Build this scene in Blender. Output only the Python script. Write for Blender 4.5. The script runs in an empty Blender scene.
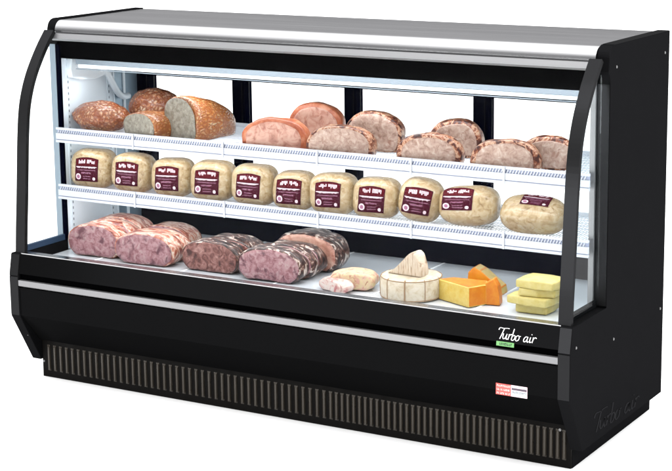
import bpy, bmesh, math, random
from mathutils import Vector, Matrix, noise
S = bpy.context.scene
COL = S.collection
PI = math.pi
# ------------------------------------------------------------------ camera
W, D, H, T = 1.842, 0.668, 1.097, 0.035
a, b, c = 0.518, -0.1938, -0.0085
fw = Vector((-math.sin(a)*math.cos(b), math.cos(a)*math.cos(b), math.sin(b)))
rt = Vector((math.cos(a), math.sin(a), 0)); up = rt.cross(fw)
r2 = rt*math.cos(c)+up*math.sin(c); u2 = up*math.cos(c)-rt*math.sin(c)
cam = bpy.data.cameras.new('camera'); co = bpy.data.objects.new('camera', cam); COL.objects.link(co)
M = Matrix((r2, u2, -fw)).transposed().to_4x4(); M.translation = (3.5062, -3.9293, 1.5804)
co.matrix_world = M
cam.sensor_fit = 'HORIZONTAL'; cam.sensor_width = 36; cam.lens = 36*1743.51/672
cam.shift_x = (336-371.24)/672; cam.shift_y = (197.12-235.5)/672
cam.clip_start = .05; cam.clip_end = 500
S.camera = co
S.render.resolution_x = 1024; S.render.resolution_y = 718
# ------------------------------------------------------------------ light
w = bpy.data.worlds.new('World'); S.world = w; w.use_nodes = True
nt = w.node_tree; bg = nt.nodes['Background']
tc = nt.nodes.new('ShaderNodeTexCoord'); sx = nt.nodes.new('ShaderNodeSeparateXYZ'); rp = nt.nodes.new('ShaderNodeValToRGB')
nt.links.new(tc.outputs['Generated'], sx.inputs[0]); nt.links.new(sx.outputs['Z'], rp.inputs[0]); nt.links.new(rp.outputs[0], bg.inputs[0])
e = rp.color_ramp.elements
e[0].position = .12; e[0].color = (.095, .095, .098, 1)
e[1].position = .75; e[1].color = (1, 1, 1, 1)
x = e.new(.35); x.color = (.235, .235, .24, 1)
bg.inputs[1].default_value = 3.5
def area(name, loc, rot, sx_, sy_, power, col=(1, 1, 1)):
    l = bpy.data.lights.new(name, 'AREA'); l.shape = 'RECTANGLE'; l.size = sx_; l.size_y = sy_; l.energy = power; l.color = col
    o = bpy.data.objects.new(name, l); COL.objects.link(o); o.location = loc; o.rotation_euler = rot; return o
area('overhead_softbox', (1.2, -1.6, 3.6), (math.radians(-25), 0, 0), 3.0, 1.6, 34)
def aim(o, p):
    o.rotation_euler = (Vector(p)-o.location).to_track_quat('-Z', 'Y').to_euler()
aim(area('side_floor_fill', (4.0, 1.0, 1.7), (0, 0, 0), 1.8, 1.4, 56), (2.05, .1, 0))  # added lamp, washes out floor shade right of the case
aim(area('front_floor_fill', (.0, -2.4, .65), (0, 0, 0), 2.6, .6, 34), (.9, -.3, 0))  # added low lamp, lifts the floor shade in front of the base
S.view_settings.view_transform = 'Standard'; S.view_settings.look = 'None'; S.view_settings.exposure = 0; S.view_settings.gamma = 1
# ------------------------------------------------------------------ materials
def srgb(r, g, b_):
    f = lambda v: (v/255/12.92) if v/255 <= .04045 else ((v/255+.055)/1.055)**2.4
    return (f(r), f(g), f(b_), 1)
def mat(name, col, rough=.5, metal=0, spec=.5, noise_amt=0, nscale=20, bump=0, bscale=200, emit=None, trans=0, sss=0, coat=0, stretch=None):
    m = bpy.data.materials.new(name); m.use_nodes = True; n = m.node_tree; p = n.nodes['Principled BSDF']
    p.inputs['Base Color'].default_value = col; p.inputs['Roughness'].default_value = rough; p.inputs['Metallic'].default_value = metal
    p.inputs['Specular IOR Level'].default_value = spec; p.inputs['Coat Weight'].default_value = coat
    if sss: p.inputs['Subsurface Weight'].default_value = sss; p.inputs['Subsurface Scale'].default_value = .01
    if emit: p.inputs['Emission Color'].default_value = emit[0]; p.inputs['Emission Strength'].default_value = emit[1]
    t = n.nodes.new('ShaderNodeTexCoord'); mp = n.nodes.new('ShaderNodeMapping'); n.links.new(t.outputs['Object'], mp.inputs[0])
    if stretch: mp.inputs['Scale'].default_value = stretch
    if noise_amt:
        z = n.nodes.new('ShaderNodeTexNoise'); z.inputs['Scale'].default_value = nscale; z.inputs['Detail'].default_value = 6
        n.links.new(mp.outputs[0], z.inputs[0])
        r = n.nodes.new('ShaderNodeMapRange'); r.inputs[1].default_value = .3; r.inputs[2].default_value = .7
        r.inputs[3].default_value = rough-noise_amt; r.inputs[4].default_value = rough+noise_amt
        n.links.new(z.outputs[0], r.inputs[0]); n.links.new(r.outputs[0], p.inputs['Roughness'])
        mx = n.nodes.new('ShaderNodeMix'); mx.data_type = 'RGBA'; mx.inputs[6].default_value = [v*(1-noise_amt) for v in col[:3]]+[1]
        mx.inputs[7].default_value = [min(1, v*(1+noise_amt)) for v in col[:3]]+[1]
        n.links.new(z.outputs[0], mx.inputs[0]); n.links.new(mx.outputs[2], p.inputs['Base Color'])
    if bump:
        z = n.nodes.new('ShaderNodeTexNoise'); z.inputs['Scale'].default_value = bscale; z.inputs['Detail'].default_value = 4
        n.links.new(mp.outputs[0], z.inputs[0]); bu = n.nodes.new('ShaderNodeBump'); bu.inputs['Strength'].default_value = bump; bu.inputs['Distance'].default_value = .002
        n.links.new(z.outputs[0], bu.inputs['Height']); n.links.new(bu.outputs[0], p.inputs['Normal'])
    return m
def dark(name, col, fac, rough, nscale=12, bump=.05):
    """powder coated / lacquered black: near black diffuse with a weak constant sheen"""
    m = mat(name, col, .6, spec=0, noise_amt=.08, nscale=nscale, bump=bump, bscale=900); n = m.node_tree; p = n.nodes['Principled BSDF']
    g = n.nodes.new('ShaderNodeBsdfGlossy'); g.inputs['Roughness'].default_value = rough; g.inputs['Color'].default_value = (.9, .92, 1, 1)
    mx = n.nodes.new('ShaderNodeMixShader'); mx.inputs[0].default_value = fac
    n.links.new(p.outputs[0], mx.inputs[1]); n.links.new(g.outputs[0], mx.inputs[2]); n.links.new(mx.outputs[0], n.nodes['Material Output'].inputs[0])
    return m
def food(name, ramp, scale=30, detail=5, distort=.4, rough=.45, spec=.35, bump=.4, cell=None, cell_col=None, cell_w=.12, sss=.08, spots=None, spot_scale=20, spot_t=.62, stretch=(1, 1, 1), net=None, coat=0):
    """noise ramp + optional dark cell edges (netting) + optional spots"""
    m = bpy.data.materials.new(name); m.use_nodes = True; n = m.node_tree; p = n.nodes['Principled BSDF']; N = n.nodes.new; L = n.links.new
    p.inputs['Roughness'].default_value = rough; p.inputs['Specular IOR Level'].default_value = spec; p.inputs['Coat Weight'].default_value = coat
    p.inputs['Subsurface Weight'].default_value = sss; p.inputs['Subsurface Scale'].default_value = .008
    t = N('ShaderNodeTexCoord'); mp = N('ShaderNodeMapping'); mp.inputs['Scale'].default_value = stretch; L(t.outputs['Object'], mp.inputs[0])
    oi = N('ShaderNodeObjectInfo'); ad = N('ShaderNodeVectorMath'); ad.operation = 'ADD'; mu = N('ShaderNodeMath'); mu.operation = 'MULTIPLY'; mu.inputs[1].default_value = 7
    L(oi.outputs['Random'], mu.inputs[0]); L(mp.outputs[0], ad.inputs[0]); L(mu.outputs[0], ad.inputs[1]); V = ad.outputs[0]
    z = N('ShaderNodeTexNoise'); z.inputs['Scale'].default_value = scale; z.inputs['Detail'].default_value = detail; z.inputs['Distortion'].default_value = distort; z.inputs['Roughness'].default_value = .62
    L(V, z.inputs[0]); r = N('ShaderNodeValToRGB'); L(z.outputs[0], r.inputs[0]); els = r.color_ramp.elements
    while len(els) > 1: els.remove(els[-1])
    els[0].position = ramp[0][0]; els[0].color = ramp[0][1]
    for q, cc in ramp[1:]: k = els.new(q); k.color = cc
    out = r.outputs[0]; hgt = z.outputs[0]
    if spots:
        z2 = N('ShaderNodeTexNoise'); z2.inputs['Scale'].default_value = spot_scale; z2.inputs['Detail'].default_value = 3; z2.inputs['Distortion'].default_value = .8; L(V, z2.inputs[0])
        mr = N('ShaderNodeMapRange'); mr.inputs[1].default_value = spot_t-.03; mr.inputs[2].default_value = spot_t+.09; L(z2.outputs[0], mr.inputs[0])
        mx = N('ShaderNodeMix'); mx.data_type = 'RGBA'; L(mr.outputs[0], mx.inputs[0]); L(out, mx.inputs[6]); mx.inputs[7].default_value = spots; out = mx.outputs[2]
    if cell:
        v = N('ShaderNodeTexVoronoi'); v.feature = 'DISTANCE_TO_EDGE'; v.inputs['Scale'].default_value = cell
        zw = N('ShaderNodeTexNoise'); zw.inputs['Scale'].default_value = cell*.5; zw.inputs['Detail'].default_value = 3; L(V, zw.inputs[0])
        va = N('ShaderNodeVectorMath'); va.operation = 'MULTIPLY_ADD'; L(zw.outputs['Color'], va.inputs[0]); va.inputs[1].default_value = [1.1/cell]*3; L(V, va.inputs[2]); L(va.outputs[0], v.inputs[0])
        mr = N('ShaderNodeMapRange'); mr.inputs[1].default_value = 0; mr.inputs[2].default_value = cell_w; L(v.outputs[0], mr.inputs[0])
        mx = N('ShaderNodeMix'); mx.data_type = 'RGBA'; L(mr.outputs[0], mx.inputs[0]); mx.inputs[6].default_value = cell_col; L(out, mx.inputs[7]); out = mx.outputs[2]
        ma = N('ShaderNodeMath'); ma.operation = 'MULTIPLY_ADD'; L(mr.outputs[0], ma.inputs[0]); ma.inputs[1].default_value = .8; L(hgt, ma.inputs[2]); hgt = ma.outputs[0]
    L(out, p.inputs['Base Color'])
    bu = N('ShaderNodeBump'); bu.inputs['Strength'].default_value = bump; bu.inputs['Distance'].default_value = .004; L(hgt, bu.inputs['Height']); L(bu.outputs[0], p.inputs['Normal'])
    return m
def glass(name, tint, gl, rough=0.0):
    m = bpy.data.materials.new(name); m.use_nodes = True; n = m.node_tree; n.nodes.clear(); N = n.nodes.new; L = n.links.new
    o = N('ShaderNodeOutputMaterial'); mx = N('ShaderNodeMixShader'); t = N('ShaderNodeBsdfTransparent'); g = N('ShaderNodeBsdfGlossy')
    t.inputs[0].default_value = tint; g.inputs['Roughness'].default_value = rough; mx.inputs[0].default_value = gl
    L(t.outputs[0], mx.inputs[1]); L(g.outputs[0], mx.inputs[2]); L(mx.outputs[0], o.inputs[0]); return m
m_black = dark('black_powder_coat', (.0050, .0050, .0054, 1), .0020, .35)
m_panel = dark('black_front_panel', (.0028, .0028, .0029, 1), .0015, .2, 5, .02)
m_gloss = dark('black_trim', (.011, .011, .0113, 1), .007, .18, 15)
m_deep = dark('black_and_gap_shade', (.0006, .0006, .0007, 1), .0002, .4)  # canopy's own black; in the trim groove it stands for shade
m_navy = dark('dark_anodised_frame', (.0006, .0008, .0042, 1), .0001, .3)
m_gask = mat('blue_grey_gasket', (.022, .045, .085, 1), .4, spec=.2)
m_steel = mat('brushed_steel', (.34, .34, .345, 1), .20, metal=1, noise_amt=.05, nscale=14, stretch=(.15, 8, 8), bump=.05, bscale=300)
m_strip = mat('silver_trim', (.19, .19, .195, 1), .42, metal=.6, noise_amt=.03, nscale=10, stretch=(.2, 5, 5))
m_alu = mat('aluminium_frame', (.20, .24, .28, 1), .35, metal=.5)
m_deck = mat('deck_steel', (.73, .77, .82, 1), .10, metal=.25, spec=.5, noise_amt=.05, nscale=10, stretch=(1, .3, 1))
m_bead = mat('deck_seam', (.92, .93, .94, 1), .5)
m_liner = mat('white_liner', (.70, .78, .84, 1), .4, noise_amt=.04, nscale=8)
m_linerb = mat('blue_grey_track', (.22, .30, .37, 1), .35, metal=.3, noise_amt=.05, nscale=12)
m_white = mat('white_plastic', (.80, .84, .90, 1), .35, noise_amt=.03, nscale=30)
m_rail = mat('clear_rail_plastic', (.47, .49, .54, 1), .2, noise_amt=.03, nscale=40)
m_railg = mat('rail_channel', (.25, .28, .40, 1), .3, noise_amt=.1, nscale=50)
m_grille = mat('grille_panel', (.0028, .0024, .0021, 1), .6, spec=.05, noise_amt=.15, nscale=30)
m_slot = mat('grille_slot_lip', (.034, .028, .021, 1), .35, metal=.3, spec=.4, noise_amt=.12, nscale=30)
m_screw = mat('screw_steel', (.13, .13, .13, 1), .25, metal=.8)
m_lamp = mat('lamp_tube', (.9, .95, 1, 1), .4, emit=((.85, .95, 1, 1), 1.0))
m_ltr = mat('white_lettering', (.80, .80, .80, 1), .4)
m_emb = dark('embossed_lettering', (.012, .012, .013, 1), .003, .3)
m_green = mat('green_sticker', srgb(92, 150, 84), .4)
m_dgreen = mat('dark_green_print', srgb(30, 62, 40), .4)
m_red = mat('red_sticker', srgb(214, 82, 76), .4)
m_stw = mat('sticker_white', srgb(232, 205, 214), .4)
m_stg = mat('sticker_dark_print', srgb(70, 60, 72), .4)
m_stp = mat('sticker_pale_print', srgb(252, 222, 215), .4)
m_sty = mat('sticker_grey_print', srgb(190, 195, 198), .4)
m_lab = mat('maroon_label', srgb(58, 8, 26), .6, spec=.1, noise_amt=.15, nscale=60)
m_lab2 = mat('maroon_label_arch', srgb(74, 8, 20), .6, spec=.1)
m_lpink = mat('label_pale_print', srgb(214, 190, 200), .4)
m_lmid = mat('label_mauve_print', srgb(138, 84, 112), .4)
g_front = glass('front_glass', (.985, .99, .99, 1), .0008)
g_side = glass('side_glass', (.96, .985, .99, 1), .02)
g_rear = glass('rear_glass', (.95, .97, .97, 1), .03)
FK = .57
def C_(r, g, b_):
    q = srgb(r, g, b_); return (q[0]*FK, q[1]*FK*.97, q[2]*FK*.93, 1)
# foods
f_roast = food('roast_crust', [(.25, C_(126, 58, 28)), (.38, C_(178, 100, 56)), (.50, C_(214, 144, 96)), (.60, C_(238, 186, 142)), (.74, C_(254, 232, 200))], 44, cell=84, cell_col=C_(146, 74, 40), cell_w=.46, bump=.7, rough=.25, spots=C_(254, 230, 200), spot_scale=32, spot_t=.57, coat=.3)
f_netted = food('netted_crust', [(.3, C_(196, 116, 62)), (.5, C_(234, 166, 100)), (.7, C_(252, 212, 156))], 56, cell=100, cell_col=C_(182, 104, 56), cell_w=.46, bump=.8, rough=.25, spots=C_(252, 222, 172), spot_scale=50, spot_t=.6, coat=.3, stretch=(1, .6, 1))
f_greyface = food('grey_cut_meat', [(.3, C_(118, 110, 98)), (.45, C_(158, 152, 140)), (.58, C_(176, 172, 160)), (.74, C_(206, 202, 190))], 80, 8, .5, bump=.5, spots=C_(140, 130, 116), spot_scale=50, spot_t=.62)
f_pinkface = food('pink_cut_meat', [(.28, C_(160, 102, 88)), (.44, C_(216, 160, 142)), (.56, C_(236, 192, 174)), (.68, C_(226, 172, 156)), (.8, C_(250, 228, 214))], 36, 8, 1.0, bump=.4, spots=C_(176, 108, 92), spot_scale=34, spot_t=.62)
f_pinkrind = food('smoked_rind', [(.3, C_(164, 78, 48)), (.5, C_(214, 124, 88)), (.7, C_(240, 176, 142))], 30, bump=.4, rough=.35)
f_turface = food('turkey_cut_face', [(.28, C_(150, 116, 102)), (.44, C_(196, 164, 150)), (.58, C_(218, 192, 178)), (.74, C_(242, 226, 214))], 64, 8, .7, bump=.45, spots=C_(170, 128, 112), spot_scale=44, spot_t=.63)
f_turrind = food('browned_crust', [(.30, C_(44, 20, 14)), (.43, C_(96, 44, 30)), (.50, C_(176, 104, 72)), (.55, C_(244, 206, 176)), (.61, C_(196, 120, 84)), (.70, C_(84, 38, 26))], 46, 7, .8, bump=1.2, rough=.3, coat=.2)
f_purple = food('purple_ham_face', [(.28, C_(112, 62, 70)), (.42, C_(164, 112, 120)), (.54, C_(192, 146, 154)), (.66, C_(202, 172, 174)), (.78, C_(236, 214, 210))], 62, 8, .7, bump=.4, spots=C_(116, 70, 82), spot_scale=30, spot_t=.58, coat=.15)
f_marbrind = food('marbled_rind', [(.32, C_(104, 40, 36)), (.43, C_(176, 92, 74)), (.50, C_(222, 150, 124)), (.55, C_(250, 234, 220)), (.62, C_(226, 152, 130)), (.70, C_(120, 52, 46))], 34, 7, 1.0, bump=.7, stretch=(.7, 1.6, .7), rough=.3, coat=.3)
f_darkface = food('dark_marbled_face', [(.28, C_(70, 34, 30)), (.46, C_(134, 84, 78)), (.6, C_(178, 130, 124)), (.75, C_(214, 176, 168))], 38, 6, 1.4, bump=.3, spots=C_(78, 40, 36), spot_scale=32, spot_t=.58)
f_darkrind = food('white_flecked_brown_rind', [(.38, C_(34, 20, 18)), (.49, C_(76, 46, 40)), (.56, C_(130, 88, 76)), (.59, C_(236, 220, 210)), (.68, C_(255, 248, 242)), (.76, C_(120, 76, 66))], 48, 8, .6, bump=.8, stretch=(.8, 1.5, .8), rough=.32, coat=.25)
f_cream = food('cream_cut_ham', [(.3, C_(220, 140, 130)), (.42, C_(246, 206, 186)), (.54, C_(250, 232, 186)), (.66, C_(236, 176, 160)), (.78, C_(254, 244, 232))], 34, 7, 1.2, bump=.4, spots=C_(186, 110, 104), spot_scale=60, spot_t=.62)
f_creamr = food('pink_white_ham', [(.34, C_(206, 120, 124)), (.48, C_(246, 214, 206)), (.58, C_(254, 246, 240)), (.72, C_(230, 160, 158))], 30, 6, 1.4, bump=.35)
f_wrapmeat = food('wrapped_poultry', [(.28, C_(150, 120, 78)), (.42, C_(198, 170, 124)), (.52, C_(214, 190, 148)), (.62, C_(224, 204, 166)), (.76, C_(246, 238, 218))], 58, 9, .8, bump=.8, rough=.26, spec=.5, coat=.35, sss=.04, spots=C_(196, 166, 120), spot_scale=30, spot_t=.60)
f_brie = food('pale_rind', [(.3, C_(216, 196, 168)), (.5, C_(244, 232, 210)), (.72, C_(254, 248, 236))], 60, 6, .4, bump=.4, sss=.05)
f_brier = food('ridged_pale_rind', [(.36, C_(176, 148, 120)), (.44, C_(236, 216, 194)), (.7, C_(250, 240, 224))], 60, 3, .2, bump=.8, stretch=(4.2, 1, .35), sss=.03)
m_seam = mat('brown_cloth_seam', srgb(140, 112, 84), .7)
f_yell = food('yellow_cheese', [(.3, C_(238, 200, 84)), (.6, C_(248, 222, 128))], 60, 8, .4, bump=.35, rough=.4)
f_tan = food('tan_cheese_face', [(.3, C_(222, 190, 104)), (.6, C_(240, 214, 138))], 60, 8, .4, bump=.35, rough=.4)
f_oran = food('orange_cheese_rind', [(.3, C_(232, 122, 14)), (.6, C_(248, 158, 42))], 40, 8, .4, bump=.3, rough=.36)
f_pale = food('pale_yellow_cheese', [(.3, C_(226, 206, 112)), (.6, C_(240, 226, 150))], 50, 8, .4, bump=.4, rough=.4)
# ------------------------------------------------------------------ mesh helpers
def link(name, bm, m, parent=None, smooth=False):
    bmesh.ops.recalc_face_normals(bm, faces=bm.faces)
    me = bpy.data.meshes.new(name); bm.to_mesh(me); bm.free()
    for mm in (m if isinstance(m, (list, tuple)) else [m]): me.materials.append(mm)
    if smooth:
        for p in me.polygons: p.use_smooth = True
    o = bpy.data.objects.new(name, me); COL.objects.link(o)
    if parent: o.parent = parent
    return o
def box(bm, x0, x1, y0, y1, z0, z1, bev=0):
    vs = [bm.verts.new((x, y, z)) for x in (x0, x1) for y in (y0, y1) for z in (z0, z1)]
    fs = [(0, 1, 3, 2), (4, 6, 7, 5), (0, 4, 5, 1), (2, 3, 7, 6), (0, 2, 6, 4), (1, 5, 7, 3)]
    F = [bm.faces.new([vs[i] for i in f]) for f in fs]
    if bev:
        ed = {e for f in F for e in f.edges}; bmesh.ops.bevel(bm, geom=list(ed), offset=bev, segments=2, affect='EDGES', profile=.5)
def prism_x(bm, prof, x0, x1, bev=0, closed=True):
    """profile of (y,z) swept from x0 to x1"""
    A = [bm.verts.new((x0, y, z)) for y, z in prof]; B = [bm.verts.new((x1, y, z)) for y, z in prof]; n = len(prof); F = []
    for i in range(n):
        j = (i+1) % n; F.append(bm.faces.new((A[i], A[j], B[j], B[i])))
    F.append(bm.faces.new(A)); F.append(bm.faces.new(B[::-1]))
    if bev:
        ed = {e for f in F[-2:] for e in f.edges}; bmesh.ops.bevel(bm, geom=list(ed), offset=bev, segments=2, affect='EDGES', profile=.5)
def prism_z(bm, poly, z0, z1, bev=0, seg=2):
    A = [bm.verts.new((x, y, z0)) for x, y in poly]; B = [bm.verts.new((x, y, z1)) for x, y in poly]; n = len(poly); F = []
    for i in range(n):
        j = (i+1) % n; F.append(bm.faces.new((A[i], A[j], B[j], B[i])))
    F.append(bm.faces.new(A)); F.append(bm.faces.new(B[::-1]))
    if bev: bmesh.ops.bevel(bm, geom=list({e for f in F for e in f.edges}), offset=bev, segments=seg, affect='EDGES', profile=.5)
    return F
def tube(bm, pts, r, n=8):
    pts = [Vector(p) for p in pts]; rings = []
    for i, p in enumerate(pts):
        d = (pts[min(i+1, len(pts)-1)]-pts[max(i-1, 0)]).normalized(); u = d.orthogonal().normalized() if abs(d.z) > .9 else d.cross(Vector((0, 0, 1))).normalized(); v = d.cross(u)
        rings.append([bm.verts.new(p+u*r*math.cos(2*PI*k/n)+v*r*math.sin(2*PI*k/n)) for k in range(n)])
    for A, B in zip(rings, rings[1:]):
        for k in range(n): bm.faces.new((A[k], A[(k+1) % n], B[(k+1) % n], B[k]))
    bm.faces.new(rings[0]); bm.faces.new(rings[-1][::-1])
def B(): return bmesh.new()
def simple(name, m, parent, *dims, bev=0):
    bm = B(); box(bm, *dims, bev=bev); return link(name, bm, m, parent)
def empty(name, loc, label, cat, group=None, rz=0):
    o = bpy.data.objects.new(name, None); COL.objects.link(o); o.location = loc; o.rotation_euler = (0, 0, rz); o.empty_display_size = .05
    o['label'] = label; o['category'] = cat
    if group: o['group'] = group
    return o
# ------------------------------------------------------------------ setting
bm = B(); bmesh.ops.create_grid(bm, x_segments=8, y_segments=8, size=120)
fl = link('studio_floor', bm, mat('white_studio_floor', (.92, .92, .92, 1), .8, spec=.1, noise_amt=.01, nscale=2)); fl['kind'] = 'structure'
# ------------------------------------------------------------------ the case
case = empty('display_case', (0, 0, 0), 'black refrigerated deli display case with curved glass front and steel top', 'display case')
prof = [(D, .055), (D, H)] + [(.225+.03-.03*math.sin(t_), H-.03+.03*math.cos(t_)) for t_ in [i*PI/2/6 for i in range(7)]] + \
       [(.225, 1.03), (.236, 1.0), (.236, .404), (.013, .406), (0, .339), (0, .212), (.088, .055)]
ends = []
for x0, x1 in ((0, T), (W-T, W)):
    bm = B(); prism_x(bm, prof, x0, x1, bev=.0022); ends.append(link('end_panel', bm, m_black, case))
def screw(x, y, z, nx, ny, par):
    bm = B(); bmesh.ops.create_uvsphere(bm, u_segments=10, v_segments=6, radius=.0042)
    for v in bm.verts:
        v.co = Vector((v.co.x*(.4 if nx else 1), v.co.y*(.4 if ny else 1), v.co.z))+Vector((x, y, z))
    link('screw', bm, m_screw, par, True)
for y, z in ((.275, 1.039), (.631, 1.040), (.034, .348), (.289, .308), (.641, .31)): screw(W+.0005, y, z, 1, 0, ends[1])
screw(W-T-.004, .028, .126, 0, 1, ends[1]); screw(.0415, .0925, .049, 0, 1, ends[0]); screw(.028, .0395, .146, 0, 1, ends[0])
# gray front facing of the right nose
simple('corner_cap', m_gloss, case, W-T+.001, W-.002, -.0025, .0, .216, .336, bev=.001)
bm = B(); prism_x(bm, [(-.002, .340), (.0002, .340), (.0128, .403), (.0105, .403)], W-T+.001, W-.002); link('corner_cap', bm, m_gloss, case)
simple('corner_cap', m_gloss, case, .002, T-.001, -.0025, .0, .216, .336, bev=.001)
bm = B(); prism_x(bm, [(-.002, .340), (.0002, .340), (.0128, .403), (.0105, .403)], .002, T-.001); link('corner_cap', bm, m_gloss, case)
simple('panel_edge_lit', m_gloss, case, W-T+.001, W-.0015, .2335, .2358, .41, .997)  # lighter sheet laid on, front-edge brightness put into its colour
simple('panel_edge_lit', m_gloss, case, W-T+.001, W-.0015, .262, D-.003, H+.0002, H+.0012)  # top edge likewise, its brightness put into the colour
# base
simple('base_plinth', m_black, case, .033, W-.033, .098, .664, 0, .06)
bm = B(); box(bm, T, W-T, .12, D-.004, .06, .34); link('cabinet_body', bm, m_black, case)
# grille
gr = simple('toe_grille', m_grille, case, .037, W-.034, .0925, .0975, .001, .135)
bm = B()
def slots(x0, x1, pitch):
    x = x0
    while x < x1:
        for (dx, dy) in ((0, 0),):
            A = [bm.verts.new((x+q*1.12, yy, z)) for z in (.022, .028, .098, .104) for q, yy in ((-.0045, .0925), (-.001, .0890 if .025 < z < .1 else .092), (.0042, .0882 if .025 < z < .1 else .092), (.0056, .0925))]
            for i in range(3):
                for j in range(3): bm.faces.new((A[4*i+j], A[4*i+j+1], A[4*i+4+j+1], A[4*i+4+j]))
        x += pitch
slots(.062, 1.072, .0231); slots(1.077, 1.79, .0187)
link('louvre', bm, m_slot, gr)
# front panels
def px(name, m, prof, par=case, x0=T, x1=W-T, bev=0):
    bm = B(); prism_x(bm, prof, x0, x1, bev); return link(name, bm, m, par)
px('lower_panel', m_panel, [(.003, .303), (.003, .216), (.084, .120), (.100, .120), (.100, .303)])
px('silver_strip', m_strip, [(-.001, .326), (-.001, .309), (.004, .306), (.02, .306), (.02, .326)])
px('trim_recess', m_deep, [(.010, .345), (.010, .327), (.06, .327), (.06, .345)])  # groove between apron and strip, its shade put into the near-black colour
apron = px('front_apron', m_panel, [(.0145, .404), (.002, .346), (.03, .346), (.036, .404)])
px('deck_lip', m_steel, [(.037, .407), (.037, .390), (.052, .378), (.058, .378), (.046, .407)])
simple('deck_lip', m_steel, case, T, W-T, .0165, .0365, .4045, .4072)
# deck pans
seams = [T+.006, .21, .53, .855, 1.17, 1.49, W-T-.006]
for s0, s1 in zip(seams, seams[1:]):
    simple('deck_pan', m_deck, case, s0+.001, s1-.001, .059, .612, .368, .375)
for s in seams[1:-1]: simple('deck_seam', m_bead, case, s-.0022, s+.0022, .06, .611, .371, .3766)
simple('deck_tray', m_navy, case, T, W-T, .1, .64, .342, .366)
# liner
lin = simple('side_liner', m_liner, case, T+.001, T+.005, .238, .485, .376, 1.02)
simple('liner_edge', m_liner, lin, T+.001, T+.008, .486, .492, .376, 1.02)
simple('track_cover', m_linerb, case, T+.001, T+.006, .493, .612, .376, 1.02)
simple('track_rib', m_liner, case, T+.006, T+.010, .535, .545, .376, 1.02)
for yy in (.262, .462):
    bm = B(); box(bm, T+.0052, T+.0075, yy-.008, yy+.008, .39, 1.0)
    st = link('shelf_standard', bm, m_liner, case); bm = B(); z = .41
    while z < .98: box(bm, T+.0074, T+.0081, yy-.002, yy+.002, z, z+.008); z += .018
    link('standard_slots', bm, m_alu, st)
# right liner too
simple('side_liner', m_liner, case, W-T-.005, W-T-.001, .238, .612, .376, 1.02)
# rear
simple('rear_sill', m_navy, case, T, W-T, .613, D-.003, .342, .462)
simple('rear_header', m_navy, case, T, W-T, .613, D-.003, .885, 1.06)
mull = [(.036, .090), (.413, .462), (.824, .868), (1.262, 1.312), (1.757, 1.806)]
for i, (m0, m1) in enumerate(mull):
    mo = simple('door_mullion', m_navy, case, m0, m1, .614, .655, .462, .885, bev=.002)
    simple('mullion_edge', m_black, mo, m1-.012, m1-.009, .611, .6139, .463, .884)
for (a0, a1), (b0, b1) in zip(mull, mull[1:]):
    simple('rear_glass', g_rear, case, a1+.0005, b0-.0005, .636, .640, .4625, .8845)
# ceiling / canopy / top
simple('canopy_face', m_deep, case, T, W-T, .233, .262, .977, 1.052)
simple('ceiling', m_liner, case, T+.001, W-T-.001, .263, .612, 1.035, 1.045)
r_ = .034; yf = .218; zt = H-.003
prof_top = [(D-.002, zt-.006), (D-.002, zt)] + [(yf+r_-r_*math.sin(k*PI/2/8), zt-r_+r_*math.cos(k*PI/2/8)) for k in range(9)] + [(yf+.002, zt-r_-.003), (yf+.012, zt-r_-.003), (yf+.02, zt-r_+.01), (yf+.04, zt-.008)]
bm = B(); prism_x(bm, prof_top, T+.0005, W-T-.0005); o = link('steel_top', bm, m_steel, case)
for p in o.data.polygons: p.use_smooth = len(p.vertices) == 4
o.data.set_sharp_from_angle(angle=math.radians(35)) if hasattr(o.data, 'set_sharp_from_angle') else None
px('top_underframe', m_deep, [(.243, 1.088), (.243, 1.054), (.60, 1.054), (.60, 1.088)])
px('glass_clamp', m_strip, [(.209, 1.0555), (.200, 1.040), (.206, 1.034), (.2325, 1.052), (.2325, 1.0565)])
# curved posts & glass
arc = [(.022, .405), (.028, .48), (.036, .56), (.045, .66), (.054, .757), (.066, .84), (.085, .9), (.110, .95), (.144, 1.0), (.172, 1.035), (.200, 1.066)]
def spline(P, n=5):
    out = []
    for i in range(len(P)-1):
        p0 = P[max(i-1, 0)]; p1 = P[i]; p2 = P[i+1]; p3 = P[min(i+2, len(P)-1)]
        for k in range(n):
            t = k/n; out.append(tuple(.5*((2*p1[j])+(-p0[j]+p2[j])*t+(2*p0[j]-5*p1[j]+4*p2[j]-p3[j])*t*t+(-p0[j]+3*p1[j]-3*p2[j]+p3[j])*t**3) for j in (0, 1)))
    out.append(P[-1]); return out
A_ = spline(arc)
def offset(P, d):
    o = []
    for i, p in enumerate(P):
        q = P[min(i+1, len(P)-1)]; r = P[max(i-1, 0)]; t = Vector((q[0]-r[0], q[1]-r[1])).normalized(); o.append((p[0]+t.y*d, p[1]-t.x*d))
    return o
inner = offset(A_, .014)
def ribbon(x0, x1, outer, inn, m, name, par, bev=0):
    bm = B(); n = len(outer)
    R = [[bm.verts.new((x, *p)) for x, p in ((x0, outer[i]), (x1, outer[i]), (x1, inn[i]), (x0, inn[i]))] for i in range(n)]
    for i in range(n-1):
        for k in range(4): bm.faces.new((R[i][k], R[i][(k+1) % 4], R[i+1][(k+1) % 4], R[i+1][k]))
    bm.faces.new(R[0]); bm.faces.new(R[-1][::-1])
    if bev:
        ed = [e for e in bm.edges if len(e.link_faces) == 2 and e.calc_face_angle(0) > 1.2]; bmesh.ops.bevel(bm, geom=ed, offset=bev, segments=2, affect='EDGES')
    return link(name, bm, m, par, False)
for x0, x1 in ((.010, .045), (W-.045, W-.010)): ribbon(x0, x1, A_, inner, m_gloss, 'curved_post', case, .0018)
ribbon(.0455, W-.0455, offset(A_, .004)[:-3], offset(A_, .009)[:-3], g_front, 'front_glass', case)
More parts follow.
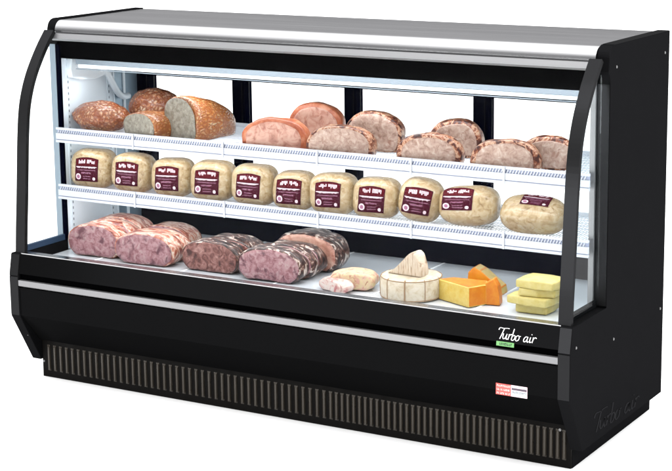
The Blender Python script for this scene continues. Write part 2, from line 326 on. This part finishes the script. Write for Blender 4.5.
# side glass
for xs in (.020, W-.024):
    bm = B(); P = offset(A_, .0145)[:-2]; poly = P + [(.227, P[-1][1]), (.227, P[0][1])]
    prism_x(bm, poly, xs, xs+.004); sg = link('side_glass', bm, g_side, case)
    simple('bottom_gasket', m_gask if xs < 1 else m_black, sg, xs-.010 if xs > 1 else xs+.0045, xs-.001 if xs > 1 else xs+.015, .045, .226, .4075, .425)
simple('glass_upright', m_alu, case, .003, .026, .2275, .2355, .4075, 1.02, bev=.001)
simple('glass_upright', m_navy, case, .0265, .041, .2275, .237, .4075, 1.02, bev=.001)
simple('glass_upright', m_strip, case, W-T-.016, W-T-.0005, .226, .2365, .4075, 1.02, bev=.001)
# lamp bar
lb = simple('light_bar', m_alu, case, .075, W-.05, .262, .300, .957, .976, bev=.002)
bm = B(); tube(bm, [(.078, .276, .951), (W-.053, .276, .951)], .0062, 14); link('lamp_tube', bm, m_lamp, lb, True)
simple('reflector_lip', m_alu, lb, .076, W-.051, .262, .266, .9415, .9435)
bm = B(); prism_x(bm, [(.262, .972), (.255, .94), (.262, .915), (.30, .905), (.375, .898), (.42, .905), (.43, .925), (.36, .93), (.33, .972)], T+.006, .062, .002); link('lamp_bracket', bm, m_liner, case)
bm = B(); tube(bm, spline3 if False else [(.06, .40+.14*t-.01*math.sin(t*PI), .925-.10*t+.018*math.sin(t*PI*2)) for t in [i/14 for i in range(15)]], .0105, 12); link('drain_hose', bm, m_liner, case, True)
# shelves
for zs in (.766, .589):
    bm = B(); zz = zs-.020; x = T+.012; x1 = W-T-.012
    while x < x1: box(bm, x-.0011, x+.0011, .207, .572, zz, zz+.0022); x += .0095
    for yy in [.21+.036*k for k in range(11)]: box(bm, T+.008, W-T-.008, yy-.0016, yy+.0016, zz-.0035, zz-.0003)
    sh = link('wire_shelf', bm, m_white, case)
    simple('back_rail', m_white, sh, T+.008, W-T-.008, .573, .578, zz-.006, zz+.012)
    for xb in (.062, .437, .846, 1.286, W-.062):
        bm = B(); prism_x(bm, [(.215, zz-.004), (.215, zz-.012), (.58, zz-.024), (.58, zz-.004)], xb-.0015, xb+.0015); link('shelf_bracket', bm, m_white, sh)
    bm = B(); box(bm, T+.004, W-T-.004, .1985, .2065, zs-.006, zs+.001, bev=.0008)
    box(bm, T+.004, W-T-.004, .1975, .2055, zs-.035, zs-.0165, bev=.0008)
    box(bm, T+.004, W-T-.004, .1965, .2045, zs-.045, zs-.0372, bev=.0008)
    rl = link('price_rail', bm, m_rail, sh)
    simple('rail_channel', m_railg, rl, T+.005, W-T-.005, .2040, .2064, zs-.0164, zs-.0062)
    simple('rail_groove', m_railg, rl, T+.005, W-T-.005, .2000, .2040, zs-.0371, zs-.0351)
    bm = B(); x = T+.008
    while x < W-T-.014:
        v = [bm.verts.new(p) for p in ((x, .2015, zs-.0165), (x+.0034, .2015, zs-.0165), (x+.0084, .2015, zs-.006), (x+.005, .2015, zs-.006), (x, .2039, zs-.0165), (x+.0034, .2039, zs-.0165), (x+.0084, .2039, zs-.006), (x+.005, .2039, zs-.006))]
        for f in ((0, 1, 2, 3), (4, 7, 6, 5), (0, 4, 5, 1), (2, 6, 7, 3), (1, 5, 6, 2), (0, 3, 7, 4)): bm.faces.new([v[i] for i in f])
        x += .0085
    link('rail_slots', bm, m_rail, rl)
    for xj in (.335, .66, .98, 1.28, 1.56):
        simple('rail_clip', m_rail, rl, xj-.003, xj+.003, .1945, .1964, zs-.046, zs+.0018)
# ------------------------------------------------------------------ lettering
def stroke_mesh(strokes, wdt, thick, place):
    """flat pen strokes in a 2D plane, calligraphic width; place maps (u,v,d)->3D"""
    bm = B()
    for st in strokes:
        P = [(p[0], p[1]) for p in st]; Q = spline(P, 5) if len(P) > 2 else P; n = len(Q); rows = []
        for i, p in enumerate(Q):
            q = Q[min(i+1, n-1)]; r = Q[max(i-1, 0)]; t = Vector((q[0]-r[0], q[1]-r[1]))
            t = t.normalized() if t.length else Vector((1, 0)); nn = Vector((-t.y, t.x)); h_ = wdt*(.32+.34*abs(t.y))
            rows.append([bm.verts.new(place(p[0]+s*nn.x*h_, p[1]+s*nn.y*h_, d)) for s, d in ((-1, thick), (1, thick), (1, 0), (-1, 0))])
        for A, C in zip(rows, rows[1:]):
            for k in range(4): bm.faces.new((A[k], A[(k+1) % 4], C[(k+1) % 4], C[k]))
        bm.faces.new(rows[0]); bm.faces.new(rows[-1][::-1])
    return bm
# handwriting, cap height 1, slanted
def sl(P, dx=0): return [(x+dx+y*.22, y) for x, y in P]
TURBO = [sl([(-.25, .78), (-.15, .98), (.2, .96), (.62, 1.0), (.85, .98)]), sl([(.32, .98), (.24, .6), (.16, .2), (.10, -.02)]),
         sl([(.0, .5), (.02, .2), (.12, .02), (.28, .1), (.38, .45)], .36), sl([(.38, .5), (.38, .15), (.46, .0), (.52, .08)], .36),
         sl([(.0, .5), (.02, .25), (.0, .0)], .98), sl([(.02, .28), (.12, .46), (.24, .5), (.30, .44)], .98),
         sl([(.06, 1.02), (.04, .5), (.04, .06), (.18, -.02), (.34, .12), (.34, .36), (.2, .46), (.06, .34)], 1.30),
         sl([(.2, .48), (.04, .38), (.02, .12), (.16, -.02), (.34, .1), (.36, .36), (.22, .48), (.3, .42), (.5, .44)], 1.74)]
AIR = [sl([(.38, .42), (.2, .48), (.04, .3), (.04, .08), (.16, .0), (.32, .14), (.4, .45)], 2.60), sl([(.40, .48), (.38, .14), (.48, .0), (.56, .08)], 2.60),
       sl([(.02, .48), (.0, .12), (.08, .0), (.18, .08)], 3.26), sl([(.06, .70), (.08, .76)], 3.26),
       sl([(.0, .5), (.02, .25), (.0, .0)], 3.56), sl([(.02, .28), (.12, .46), (.26, .5), (.34, .42)], 3.56)]
def pl_front(u, v, d):  # on the apron face
    z = .3545+v*.028; y = .002+(.0145-.002)*(z-.346)/(.404-.346); return (1.640+u*.0262, y-.0003-d, z)
link('brand_lettering', stroke_mesh(TURBO+AIR, .066, .0006, pl_front), m_ltr, apron)
def pl_side(u, v, d): return (W+.0003+d, .168+u*.080, .083+v*.052-u*.0035)
link('brand_lettering', stroke_mesh(TURBO+AIR, .07, .0008, pl_side), m_emb, ends[1])
rnd = random.Random(4)
def words(bm, x0, x1, z0, z1, y, rr, gap=.3):
    """letter-like little marks filling a line, too small to read in the photo"""
    x = x0; hh = z1-z0
    while x < x1-hh*.3:
        wl = hh*rr.uniform(.35, .8)
        if rr.random() < .16: x += hh*.5; continue
        k = rr.choice('oilt')
        if k == 'o': box(bm, x, min(x+wl, x1), y-.0003, y, z0, z0+hh*.3); box(bm, x, min(x+wl, x1), y-.0003, y, z0+hh*.65, z1); box(bm, x, x+wl*.35, y-.0003, y, z0+hh*.32, z0+hh*.62)
        elif k == 'i': box(bm, x, min(x+wl*.45, x1), y-.0003, y, z0, z1); wl *= .6
        else: box(bm, x, min(x+wl*.4, x1), y-.0003, y, z0, z1); box(bm, x+wl*.45, min(x+wl, x1), y-.0003, y, z0 if k == 'l' else z0+hh*.6, z0+hh*.35 if k == 'l' else z1)
        x += wl+hh*gap
def lean(o):   # lie on the leaning apron
    for v in o.data.vertices: v.co.y += .002+(.0145-.002)*(v.co.z-.346)/(.404-.346)
gs = simple('green_badge', m_green, apron, 1.634, 1.684, -.0007, -.0002, .3360, .3475)
for v in gs.data.vertices: v.co.y += .0012
for v in gs.data.vertices:
    if v.co.z > .34: v.co.y += .0014
bm = B(); words(bm, 1.637, 1.681, 0.3385, .3450, .0011, rnd); o = link('badge_print', bm, m_dgreen, gs)
for v in o.data.vertices: v.co.y -= .0006
lp = [o for o in case.children if o.name == 'lower_panel'][0]
stk = simple('warning_sticker', m_red, lp, 1.633, 1.676, .0022, .0029, .2045, .2345)
simple('sticker_half', m_stw, stk, 1.6761, 1.722, .0022, .0029, .2045, .2345)
bm = B()
for z in (.2275, .2175, .2075): words(bm, 1.636, 1.674, z-.001, z+.0035, .0021, rnd, .4)
link('sticker_print', bm, m_stp, stk)
bm = B(); box(bm, 1.678, 1.7205, .0016, .0021, .222, .2275); link('sticker_bar', bm, m_stg, stk)
bm = B(); box(bm, 1.678, 1.7205, .0016, .0021, .2125, .2205); link('sticker_bar', bm, m_sty, stk)
bm = B()
for z in (.2145, .2175): words(bm, 1.680, 1.719, z-.0005, z+.0015, .0015, rnd, .4)
link('sticker_print', bm, m_stg, stk)
# ------------------------------------------------------------------ foods
def section(wd, ht, n=40, flat=.10, ex=.86, skew=0):
    P = []
    for i in range(n):
        t = 2*PI*i/n; cx, sn = math.cos(t), math.sin(t)
        x = wd/2*math.copysign(abs(cx)**ex, cx); z = ht*(.5*(1+math.copysign(abs(sn)**ex, sn)))
        z = max(z, flat*ht)-flat*ht; z *= 1/(1-flat); P.append((x+skew*z, z))
    return P
def slab(name, par, wd, ht, L, y0, rind, face, seed, round_back=True, round_front=.004, rough=.004, bulge=.02, flat=.1, skew=0, edge=.965, dx=0, taper=0, lean=0, face_name='cut_face'):
    """one cut piece of a loaf: rind mesh and a cut face in front, in the parent's space"""
    P = section(wd, ht, 44, flat, skew=skew); cz = ht*.45; rings = []; bm = B(); so = Vector((seed*3.1, seed*1.7, seed))
    steps = [(0, .955), (round_front, .995)]+[(L*k/8, 1+bulge*math.sin(PI*k/8)) for k in range(1, 7)]
    if round_back: steps += [(L*.86, .95), (L*.93, .84), (L*.975, .66), (L, .35)]
    else: steps += [(L*.95, 1.0), (L, .96)]
    for (y, s) in steps:
        R = []
        for (x, z) in P:
            v = Vector((x*s, y, cz+(z-cz)*s if z > .001 else max(0, cz*(1-s)*.6)))
            d = noise.noise(v*22+so)*rough+noise.noise(v*60+so)*rough*.35
            n_ = Vector((v.x/(wd/2), 0, (v.z-cz)/(ht/2))); n_ = n_.normalized() if n_.length > 1e-5 else n_
            q = v+n_*d; q.z = max(q.z, 0)
            q.y += noise.noise(Vector((x*15, z*15, seed+y*3)))*rough*.5
            tp = 1-taper*(y/L)**2; R.append(bm.verts.new((q.x*tp+dx+lean*q.z, q.y+y0+abs(lean)*.5*q.z, q.z*tp)))
        rings.append(R)
    for A, C in zip(rings, rings[1:]):
        for k in range(len(A)): bm.faces.new((A[k], A[(k+1) % len(A)], C[(k+1) % len(A)], C[k]))
    bm.faces.new(rings[0]); bm.faces.new(rings[-1][::-1])
    first = [v.co.copy() for v in rings[0]]
    o = link(name, bm, rind, par, True)
    bm = B(); cen = sum(first, Vector())/len(first); prev = None
    for s in (edge+.012, edge, .8, .6, .4, .2):
        R = []
        for p in first:
            q = cen+(p-cen)*s; q.y = y0-(.0002 if s > edge else .0022)-noise.noise(Vector((q.x*30, q.z*30, seed)))*.0016 - .0008
            R.append(bm.verts.new(q))
        if prev:
            for k in range(len(R)): bm.faces.new((prev[k], prev[(k+1) % len(R)], R[(k+1) % len(R)], R[k]))
        prev = R
    bm.faces.new(prev)
    link(face_name, bm, face, par if name == 'rind' else o, True)
    return o
def loaf(kind, label, cat, loc, wd, ht, L, rind, face, seed, rz=0, group=None, pieces=None, **kw):
    r = empty(kind, loc, label, cat, group, math.radians(rz))
    if not pieces: slab('rind', r, wd, ht, L, 0, rind, face, seed, **kw)
    else:
        for i, (y0, l, sc, dx) in enumerate(pieces):
            slab('slice', r, wd*sc, ht*sc, l, y0, rind, face, seed+i*5, round_back=(i == len(pieces)-1), dx=dx, **kw)
    return r
ZT, ZL, ZD = .7485, .5715, .3775
gT = 'roasts on the top wire shelf'
# whole netted roast (no cut)
def whole(kind, label, loc, sx_, sy_, sz_, m, seed, rz=0):
    bm = B(); bmesh.ops.create_icosphere(bm, subdivisions=5, radius=1)
    for v in bm.verts:
        n_ = v.co.copy(); k = 1+.06*noise.noise(n_*2.1+Vector((seed, 0, 0)))+.035*noise.noise(n_*5+Vector((seed, 3, 0)))
        v.co = Vector((n_.x*sx_*k, n_.y*sy_*k, sz_+n_.z*sz_*k)); v.co.z = max(v.co.z, .06*sz_)-.06*sz_
    o = link(kind, bm, m, None, True); o.location = loc; o.rotation_euler = (0, 0, math.radians(rz)); o['label'] = label; o['category'] = 'roast meat'; o['group'] = gT
    return o
whole('netted_roast', 'whole browned netted roast at the left end of the top shelf', (.138, .30, ZT), .098, .07, .048, f_roast, 1)
whole('netted_roast', 'tall whole browned roast standing behind the grey cut roasts, top shelf', (.240, .44, ZT), .090, .066, .064, f_roast, 7)
loaf('cut_roast', 'low orange netted roast with grey cut face, second from left on top shelf', 'roast meat', (.334, .230, ZT), .150, .078, .23, f_netted, f_greyface, 11, rz=-14, group=gT, flat=.2, taper=.45)
loaf('cut_roast', 'tall orange netted roast with grey cut face leaning right on top shelf', 'roast meat', (.468, .265, ZT), .150, .128, .20, f_netted, f_greyface, 12, rz=-14, group=gT, flat=.15, taper=.5, lean=-.12)
loaf('smoked_ham', 'front smoked ham with pink cut face and orange rim on top shelf', 'ham', (.812, .232, ZT), .200, .090, .06, f_pinkrind, f_pinkface, 13, rz=12, group=gT, edge=.88, flat=.3)
loaf('smoked_ham', 'taller smoked ham with pink cut face standing behind the front one', 'ham', (.868, .372, ZT), .165, .122, .05, f_pinkrind, f_pinkface, 14, rz=14, group=gT, edge=.86, flat=.2)
loaf('turkey_roast', 'low pale cut turkey roast in front of the third door mullion, top shelf', 'turkey', (1.030, .232, ZT), .196, .084, .055, f_turrind, f_turface, 15, rz=12, group=gT, edge=.94, flat=.32)
loaf('turkey_roast', 'tall pale cut turkey roast leaning behind the low one, mid top shelf', 'turkey', (1.080, .338, ZT), .168, .114, .055, f_turrind, f_turface, 16, rz=10, group=gT, edge=.94, flat=.2)
loaf('turkey_roast', 'pale turkey half with crusty brown rim in front of the fourth door mullion', 'turkey', (1.316, .232, ZT), .186, .083, .045, f_turrind, f_turface, 17, rz=12, group=gT, edge=.86, flat=.32)
loaf('turkey_roast', 'turkey half with dark crust standing behind, against the fourth door mullion', 'turkey', (1.338, .35, ZT), .152, .108, .045, f_turrind, f_turface, 18, rz=10, group=gT, edge=.86, flat=.2)
loaf('turkey_roast', 'wide crusty turkey half second from the right on the top shelf', 'turkey', (1.545, .232, ZT), .190, .083, .045, f_turrind, f_turface, 19, rz=12, group=gT, edge=.86, flat=.32)
loaf('turkey_roast', 'rightmost crusty turkey half on the top shelf, partly behind the curved post', 'turkey', (1.640, .30, ZT), .165, .088, .045, f_turrind, f_turface, 20, rz=10, group=gT, edge=.86, flat=.3)
gD = 'cut hams on the deck'
loaf('ham_log', 'leftmost purple-pink ham log with marbled rind, sliced, on the deck', 'ham', (.180, .185, ZD), .195, .098, .2, f_marbrind, f_purple, 31, rz=3, group=gD, pieces=[(0, .055, 1, 0), (.062, .05, 1.02, .006), (.118, .09, 1.03, .004)])
loaf('ham_log', 'mauve ham log with marbled rind, second from left on the deck', 'ham', (.382, .168, ZD), .215, .095, .2, f_marbrind, f_purple, 32, rz=3, group=gD, pieces=[(0, .06, 1, 0), (.068, .05, .96, .0)])
loaf('ham_log', 'purple and brown marbled rind piece behind the two leftmost hams', 'ham', (.335, .34, ZD), .180, .082, .09, f_marbrind, f_purple, 36, rz=0, group=gD)
loaf('dark_ham_log', 'dark brown marbled meat log with white-flecked black rind on the deck', 'ham', (.612, .185, ZD), .205, .090, .2, f_darkrind, f_darkface, 33, rz=0, group=gD, pieces=[(0, .05, 1, 0), (.066, .09, 1.0, .012)], rough=.006)
loaf('dark_ham_log', 'large rose-purple ham log with flecked black rind, centre of the deck', 'ham', (.832, .165, ZD), .212, .097, .2, f_darkrind, f_purple, 34, rz=3, group=gD, pieces=[(0, .05, 1, 0), (.058, .04, .98, .008), (.104, .05, .96, .012)], rough=.006)
loaf('dark_ham_log', 'orange-pink ham with flecked black rind behind the centre log', 'ham', (.852, .335, ZD), .220, .112, .09, f_darkrind, f_pinkface, 35, rz=0, group=gD, rough=.007)
loaf('sliced_ham', 'small pink and white ham slices lying right of the centre log', 'ham', (1.050, .145, ZD), .115, .036, .05, f_creamr, f_creamr, 41, rz=-24, group=gD)
loaf('sliced_ham', 'low cream coloured ham piece between the dark hams and the round cheese', 'ham', (1.096, .182, ZD), .135, .050, .09, f_cream, f_cream, 42, rz=20, group=gD)
# ---- wrapped poultry packages with labels
def sup(u, v, sx_, sy_, sz_, ex=.62):
    f = lambda c_: math.copysign(abs(c_)**ex, c_)
    return Vector((sx_*f(math.cos(v))*f(math.cos(u)), sy_*f(math.cos(v))*f(math.sin(u)), sz_*f(math.sin(v))))
def dent(p, seed):
    return p*(1+.035*noise.noise(p*14+Vector((seed, 0, 0)))+.016*noise.noise(p*38+Vector((0, seed, 0))))
def front_pt(x, z, sx_, sy_, sz_, seed, lift, ex=.62):
    e_ = 2/ex; k = 1-(abs(x)/sx_)**e_-(abs(z)/sz_)**e_
    y = -sy_*max(k, .02)**(1/e_); p = Vector((x, y, z)); q = dent(p, seed); 
    return Vector((q.x, q.y-lift, q.z))
def package(label, loc, sx_, sy_, sz_, seed, rz=0, rx=0, ry=0, lab=(-.014, .002, .100, .086), ex=.62):
    r = empty('wrapped_poultry', (loc[0], loc[1], loc[2]), label, 'wrapped meat', 'labelled wrapped poultry on the lower shelf', math.radians(rz))
    bm = B(); n, m_ = 56, 30; grid = []
    for j in range(m_+1):
        v = -PI/2+PI*j/m_; grid.append([bm.verts.new(dent(sup(2*PI*i/n, v, sx_, sy_, sz_, ex), seed)) for i in range(n)])
    for j in range(m_):
        for i in range(n): bm.faces.new((grid[j][i], grid[j][(i+1) % n], grid[j+1][(i+1) % n], grid[j+1][i]))
    bmesh.ops.remove_doubles(bm, verts=bm.verts, dist=.0003)
    R = Matrix.Rotation(math.radians(ry), 3, 'Y') @ Matrix.Rotation(math.radians(rx), 3, 'X')
    # lowest point rests on the shelf
    low = min((R @ v.co).z for v in bm.verts); off = Vector((0, 0, -low))
    for v in bm.verts: v.co = R @ v.co+off
    link('body', bm, f_wrapmeat, r, True)
    cx, cz, lw, lh = lab
    F = lambda u, v, l: R @ front_pt(cx+lw*(u-.5), cz+lh*(v-.5), sx_, sy_, sz_, seed, l, ex)+off
    def patch(bm, u0, u1, v0, v1, lift, nu=6, nv=6, arch=0):
        g = []
        for j in range(nv+1):
            g.append([])
            for i in range(nu+1):
                u = u0+(u1-u0)*i/nu; v = v0+(v1-v0)*j/nv; v += arch*(v-v0)/(v1-v0)*(1-(2*u-1)**2)
                g[-1].append(bm.verts.new(F(u+.05*(v-.5), v, lift)))
        for j in range(nv):
            for i in range(nu): bm.faces.new((g[j][i], g[j][i+1], g[j+1][i+1], g[j+1][i]))
    bm = B(); patch(bm, 0, 1, 0, .93, .0012, 14, 14, arch=.08); la = link('label', bm, m_lab, r, True)
    bm = B(); patch(bm, .03, .97, .66, .90, .0017, 12, 4, arch=.08); link('label_arch', bm, m_lab2, la, True)
    rr = random.Random(seed); bm = B()
    def marks(u0, u1, v0, v1, arch=0, dens=.045, lift=.0024):
        u = u0
        while u < u1:
            wl = dens*rr.uniform(.5, 1.1)
            h0 = rr.choice((0, 0, .35)); h1 = rr.choice((1, 1, .7)); a_ = arch*(1-(2*u-1)**2)
            patch(bm, u, min(u+wl, u1), v0+(v1-v0)*h0+a_, v0+(v1-v0)*h1+a_, lift, 1, 1)
            u += wl+dens*.28
    marks(.16, .46, .72, .87, .05, .055); marks(.53, .86, .72, .87, .05, .055)
    patch(bm, .04, .94, .60, .625, .0022, 10, 1); marks(.10, .88, .565, .635, 0, .03)
    # round seal
    ctr = (.15, .20); vs = [bm.verts.new(F(ctr[0]+.115*math.cos(2*PI*k/16), ctr[1]+.13*math.sin(2*PI*k/16), .0022)) for k in range(16)]; bm.faces.new(vs)
    vs = [bm.verts.new(F(.82+.06*math.cos(2*PI*k/12), .13+.07*math.sin(2*PI*k/12), .0022)) for k in range(12)]; bm.faces.new(vs)
    link('label_print', bm, m_lpink, la)
    bm = B()
    marks(.12, .9, .46, .50, 0, .03); marks(.3, .72, .33, .40, 0, .04); marks(.38, .70, .20, .24, 0, .03); marks(.38, .70, .10, .15, 0, .035)
    vs = [bm.verts.new(F(ctr[0]+.07*math.cos(2*PI*k/12), ctr[1]+.08*math.sin(2*PI*k/12), .0028)) for k in range(12)]; bm.faces.new(vs)
    link('label_small_print', bm, m_lmid, la)
    return r
ordn = ['first', 'second', 'third', 'fourth', 'fifth', 'sixth', 'seventh', 'eighth']
xs = [.118, .272, .420, .567, .714, .853, .985, 1.127]
for i, x in enumerate(xs):
    s_ = [.069, .066, .065, .068, .068, .062, .069, .068][i]
    package('square wrapped tan poultry roast with maroon label, %s from the left on the lower shelf' % ordn[i], (x, .282, ZL), s_, .050, [.061, .060, .058, .060, .060, .056, .059, .058][i], 50+i*3, rz=[15, 14, 16, 15, 13, 15, 14, 15][i], ry=[1, 2, 0, 1, 2, 1, 0, 2][i], ex=.60, lab=(-.006, .003, .076, .074))
package('rounder wrapped poultry roast with tilted maroon label, third from the right on lower shelf', (1.262, .292, ZL), .064, .056, .062, 90, rz=22, ry=8, ex=.75, lab=(-.008, .004, .080, .076))
package('wide wrapped poultry roast with maroon label at its top left, second from the right', (1.410, .298, ZL), .086, .055, .056, 95, rz=10, rx=-10, ry=-3, ex=.7, lab=(-.022, .018, .092, .062))
package('low wrapped roast lying back with label on top, at the right end of lower shelf', (1.602, .300, ZL), .090, .042, .052, 99, rz=8, rx=-56, ry=2, ex=.66, lab=(.008, .016, .080, .046))
# ---- cheeses
def prism_obj(name, poly, z0, z1, mats, side_idx, loc, label, bev=.004, rz=0, rx=0, ry=0, noise_k=.0015):
    bm = B(); prism_z(bm, poly, z0, z1)
    bmesh.ops.subdivide_edges(bm, edges=bm.edges[:], cuts=5, use_grid_fill=True)
    o = link(name, bm, mats[0], None)
    return o
wheel = empty('round_cheese', (1.272, .212, ZD), 'round pale cheese wheel bound in cloth segments on the deck', 'cheese')
bm = B(); rings = []; Rr, hh = .086, .060; n = 72
for (z, s) in [(0, .94), (.002, .975), (.007, 1), (.03, 1.006), (hh-.007, 1), (hh-.002, .98), (hh, .95), (hh+.0005, .7), (hh, .4), (hh, .1)]:
    rings.append([bm.verts.new((Rr*s*math.cos(2*PI*k/n)*(1+.008*noise.noise(Vector((math.cos(2*PI*k/n)*3, math.sin(2*PI*k/n)*3, z*20)))), Rr*s*math.sin(2*PI*k/n), z+.0012*noise.noise(Vector((s*4*math.cos(2*PI*k/n), s*4*math.sin(2*PI*k/n), 2)))*(z > .03))) for k in range(n)])
for A, C in zip(rings, rings[1:]):
    for k in range(n): bm.faces.new((A[k], A[(k+1) % n], C[(k+1) % n], C[k]))
bm.faces.new(rings[0]); bm.faces.new(rings[-1][::-1]); link('rind', bm, f_brie, wheel, True)
bm = B()
for deg in (-150, -112, -74, -36, 2, 40, 80, 120, 165):
    a_ = math.radians(deg); tube(bm, [((Rr*s+.0004)*math.cos(a_), (Rr*s+.0004)*math.sin(a_), z) for z, s in ((.001, .97), (.007, 1.0), (.03, 1.006), (hh-.007, 1.0), (hh-.001, .985), (hh+.0006, .93))], .0013 if deg != -74 else .0022, 6)
link('cloth_seam', bm, m_seam, wheel)
bm = B(); tube(bm, [(Rr*.985*math.cos(2*PI*k/n), Rr*.985*math.sin(2*PI*k/n), hh-.002) for k in range(n+1)], .0014, 5); tube(bm, [(Rr*.995*math.cos(2*PI*k/n), Rr*.995*math.sin(2*PI*k/n), .004) for k in range(n+1)], .0014, 5); link('cloth_rim', bm, m_seam, wheel)
def poly_solid(name, front, depth, m, loc, label, cat='cheese', rz=0, bev=.003, side=None, group=None, cuts=0):
    """front = (x,z) outline facing -y, extruded back by depth; side: material for the other faces"""
    bm = B(); A = [bm.verts.new((x, 0, z)) for x, z in front]; C = [bm.verts.new((x, depth, z)) for x, z in front]; n = len(front)
    bm.faces.new(A[::-1]); bm.faces.new(C)
    for i in range(n):
        f = bm.faces.new((A[i], A[(i+1) % n], C[(i+1) % n], C[i])); f.material_index = 1 if side else 0
    bmesh.ops.bevel(bm, geom=bm.edges[:], offset=bev, segments=3, affect='EDGES', profile=.6)
    o = link(name, bm, [m]+([side] if side else []), None, False); o.location = loc; o.rotation_euler = (0, 0, math.radians(rz)); o['label'] = label; o['category'] = cat
    if group: o['group'] = group
    return o
wedge = spline([(0, 0), (.028, .018), (.062, .052), (.078, .066), (.090, .064), (.100, .045), (.107, .02), (.108, 0)], 4)
poly_solid('cheese_wedge', wedge, .045, f_brier, (1.204, .195, ZD+hh+.001), 'ridged pale cheese wedge standing upright on the round cheese wheel', rz=-4, bev=.004)
# wedges cut as plan polygons
def plan(name, poly, z1, mats, idx, loc, label, rz=0, bev=.0025, zt=None):
    bm = B(); n = len(poly); zt = zt or [z1]*n
    A = [bm.verts.new((x, y, 0)) for x, y in poly]; C = [bm.verts.new((x, y, z)) for (x, y), z in zip(poly, zt)]
    bm.faces.new(A); f = bm.faces.new(C[::-1]); f.material_index = idx[n]
    for i in range(n): f = bm.faces.new((A[i], A[(i+1) % n], C[(i+1) % n], C[i])); f.material_index = idx[i]
    bmesh.ops.bevel(bm, geom=bm.edges[:], offset=bev, segments=3, affect='EDGES', profile=.6)
    o = link(name, bm, mats, None); o.location = loc; o.rotation_euler = (0, 0, math.radians(rz)); o['label'] = label; o['category'] = 'cheese'; o['group'] = 'cheese wedges on the deck'
    return o
plan('cheese_wedge', [(0, 0), (.120, -.050), (.148, .004), (.130, .046), (.03, .04)], .056, [f_yell, f_oran], [0, 1, 1, 0, 0, 1], (1.352, .215, ZD), 'yellow cheese block with orange rind end lying right of the round cheese')
poly_solid('cheese_wedge', [(0, 0), (.004, .058), (.020, .074), (.040, .066), (.100, .022), (.104, 0)], .05, f_oran, (1.392, .315, ZD), 'orange cheese wedge with tan sloping side standing behind the yellow block', rz=4, bev=.0025, side=f_tan, group='cheese wedges on the deck')
poly_solid('cheese_wedge', [(0, 0), (0, .040), (.026, .060), (.046, .072), (.058, .052), (.063, .024), (.064, 0)], .035, f_oran, (1.474, .212, ZD), 'orange triangular cheese wedge right of the yellow block', rz=12, bev=.0025, group='cheese wedges on the deck')
stack = [('bottom', (1.600, .185), .094, .088, .024, 3), ('third', (1.574, .180), .128, .092, .023, -6), ('second', (1.606, .182), .110, .094, .022, 5), ('top', (1.600, .184), .118, .092, .023, -4)]
z = ZD
for i, (w_, (x, y), wx, wy, th, rz) in enumerate(stack):
    bm = B(); n = 24; r0 = random.Random(60+i)
    pts = [(.03*wx, 0), (.5*wx, .0), (.97*wx, .02*wy), (wx, .45*wy), (.98*wx, .96*wy), (.5*wx, wy), (.05*wx, .97*wy), (0, .5*wy)]
    pts = [(a_+r0.uniform(-.004, .004), b_+r0.uniform(-.004, .004)) for a_, b_ in pts]
    prism_z(bm, pts, 0, th-.001, bev=.0045, seg=3)
    for v in bm.verts: v.co.z += .0012*noise.noise(v.co*30+Vector((i, 0, 0))) if v.co.z > .005 else 0
    o = link('cheese_slab', bm, f_pale, None, True); o.location = (x, y, z); o.rotation_euler = (0, 0, math.radians(rz))
    o['label'] = {'bottom': 'smallest pale yellow cheese slab at the bottom of the stack', 'third': 'pale yellow cheese slab jutting left, second from the bottom of the stack', 'second': 'pale yellow cheese slab just under the topmost one of the stack', 'top': 'topmost wide pale yellow cheese slab of the stack'}[w_]
    o['category'] = 'cheese'; o['group'] = 'stacked cheese slabs'
    z += th
# case lamp light, plus unseen fills added under the shelves
area('shelf_fill_light', (W/2, .225, .722), (math.radians(25), 0, 0), 1.66, .02, 1.0, (.95, .98, 1))  # unseen fill added to brighten the lower shelf
area('shelf_fill_light', (W/2, .225, .542), (math.radians(20), 0, 0), 1.66, .02, 2.2, (.95, .98, 1))  # unseen fill added to brighten the deck and its food
area('case_lamp_light', (W/2, .30, .915), (math.radians(-8), 0, 0), 1.68, .03, 2.4, (.93, .97, 1))
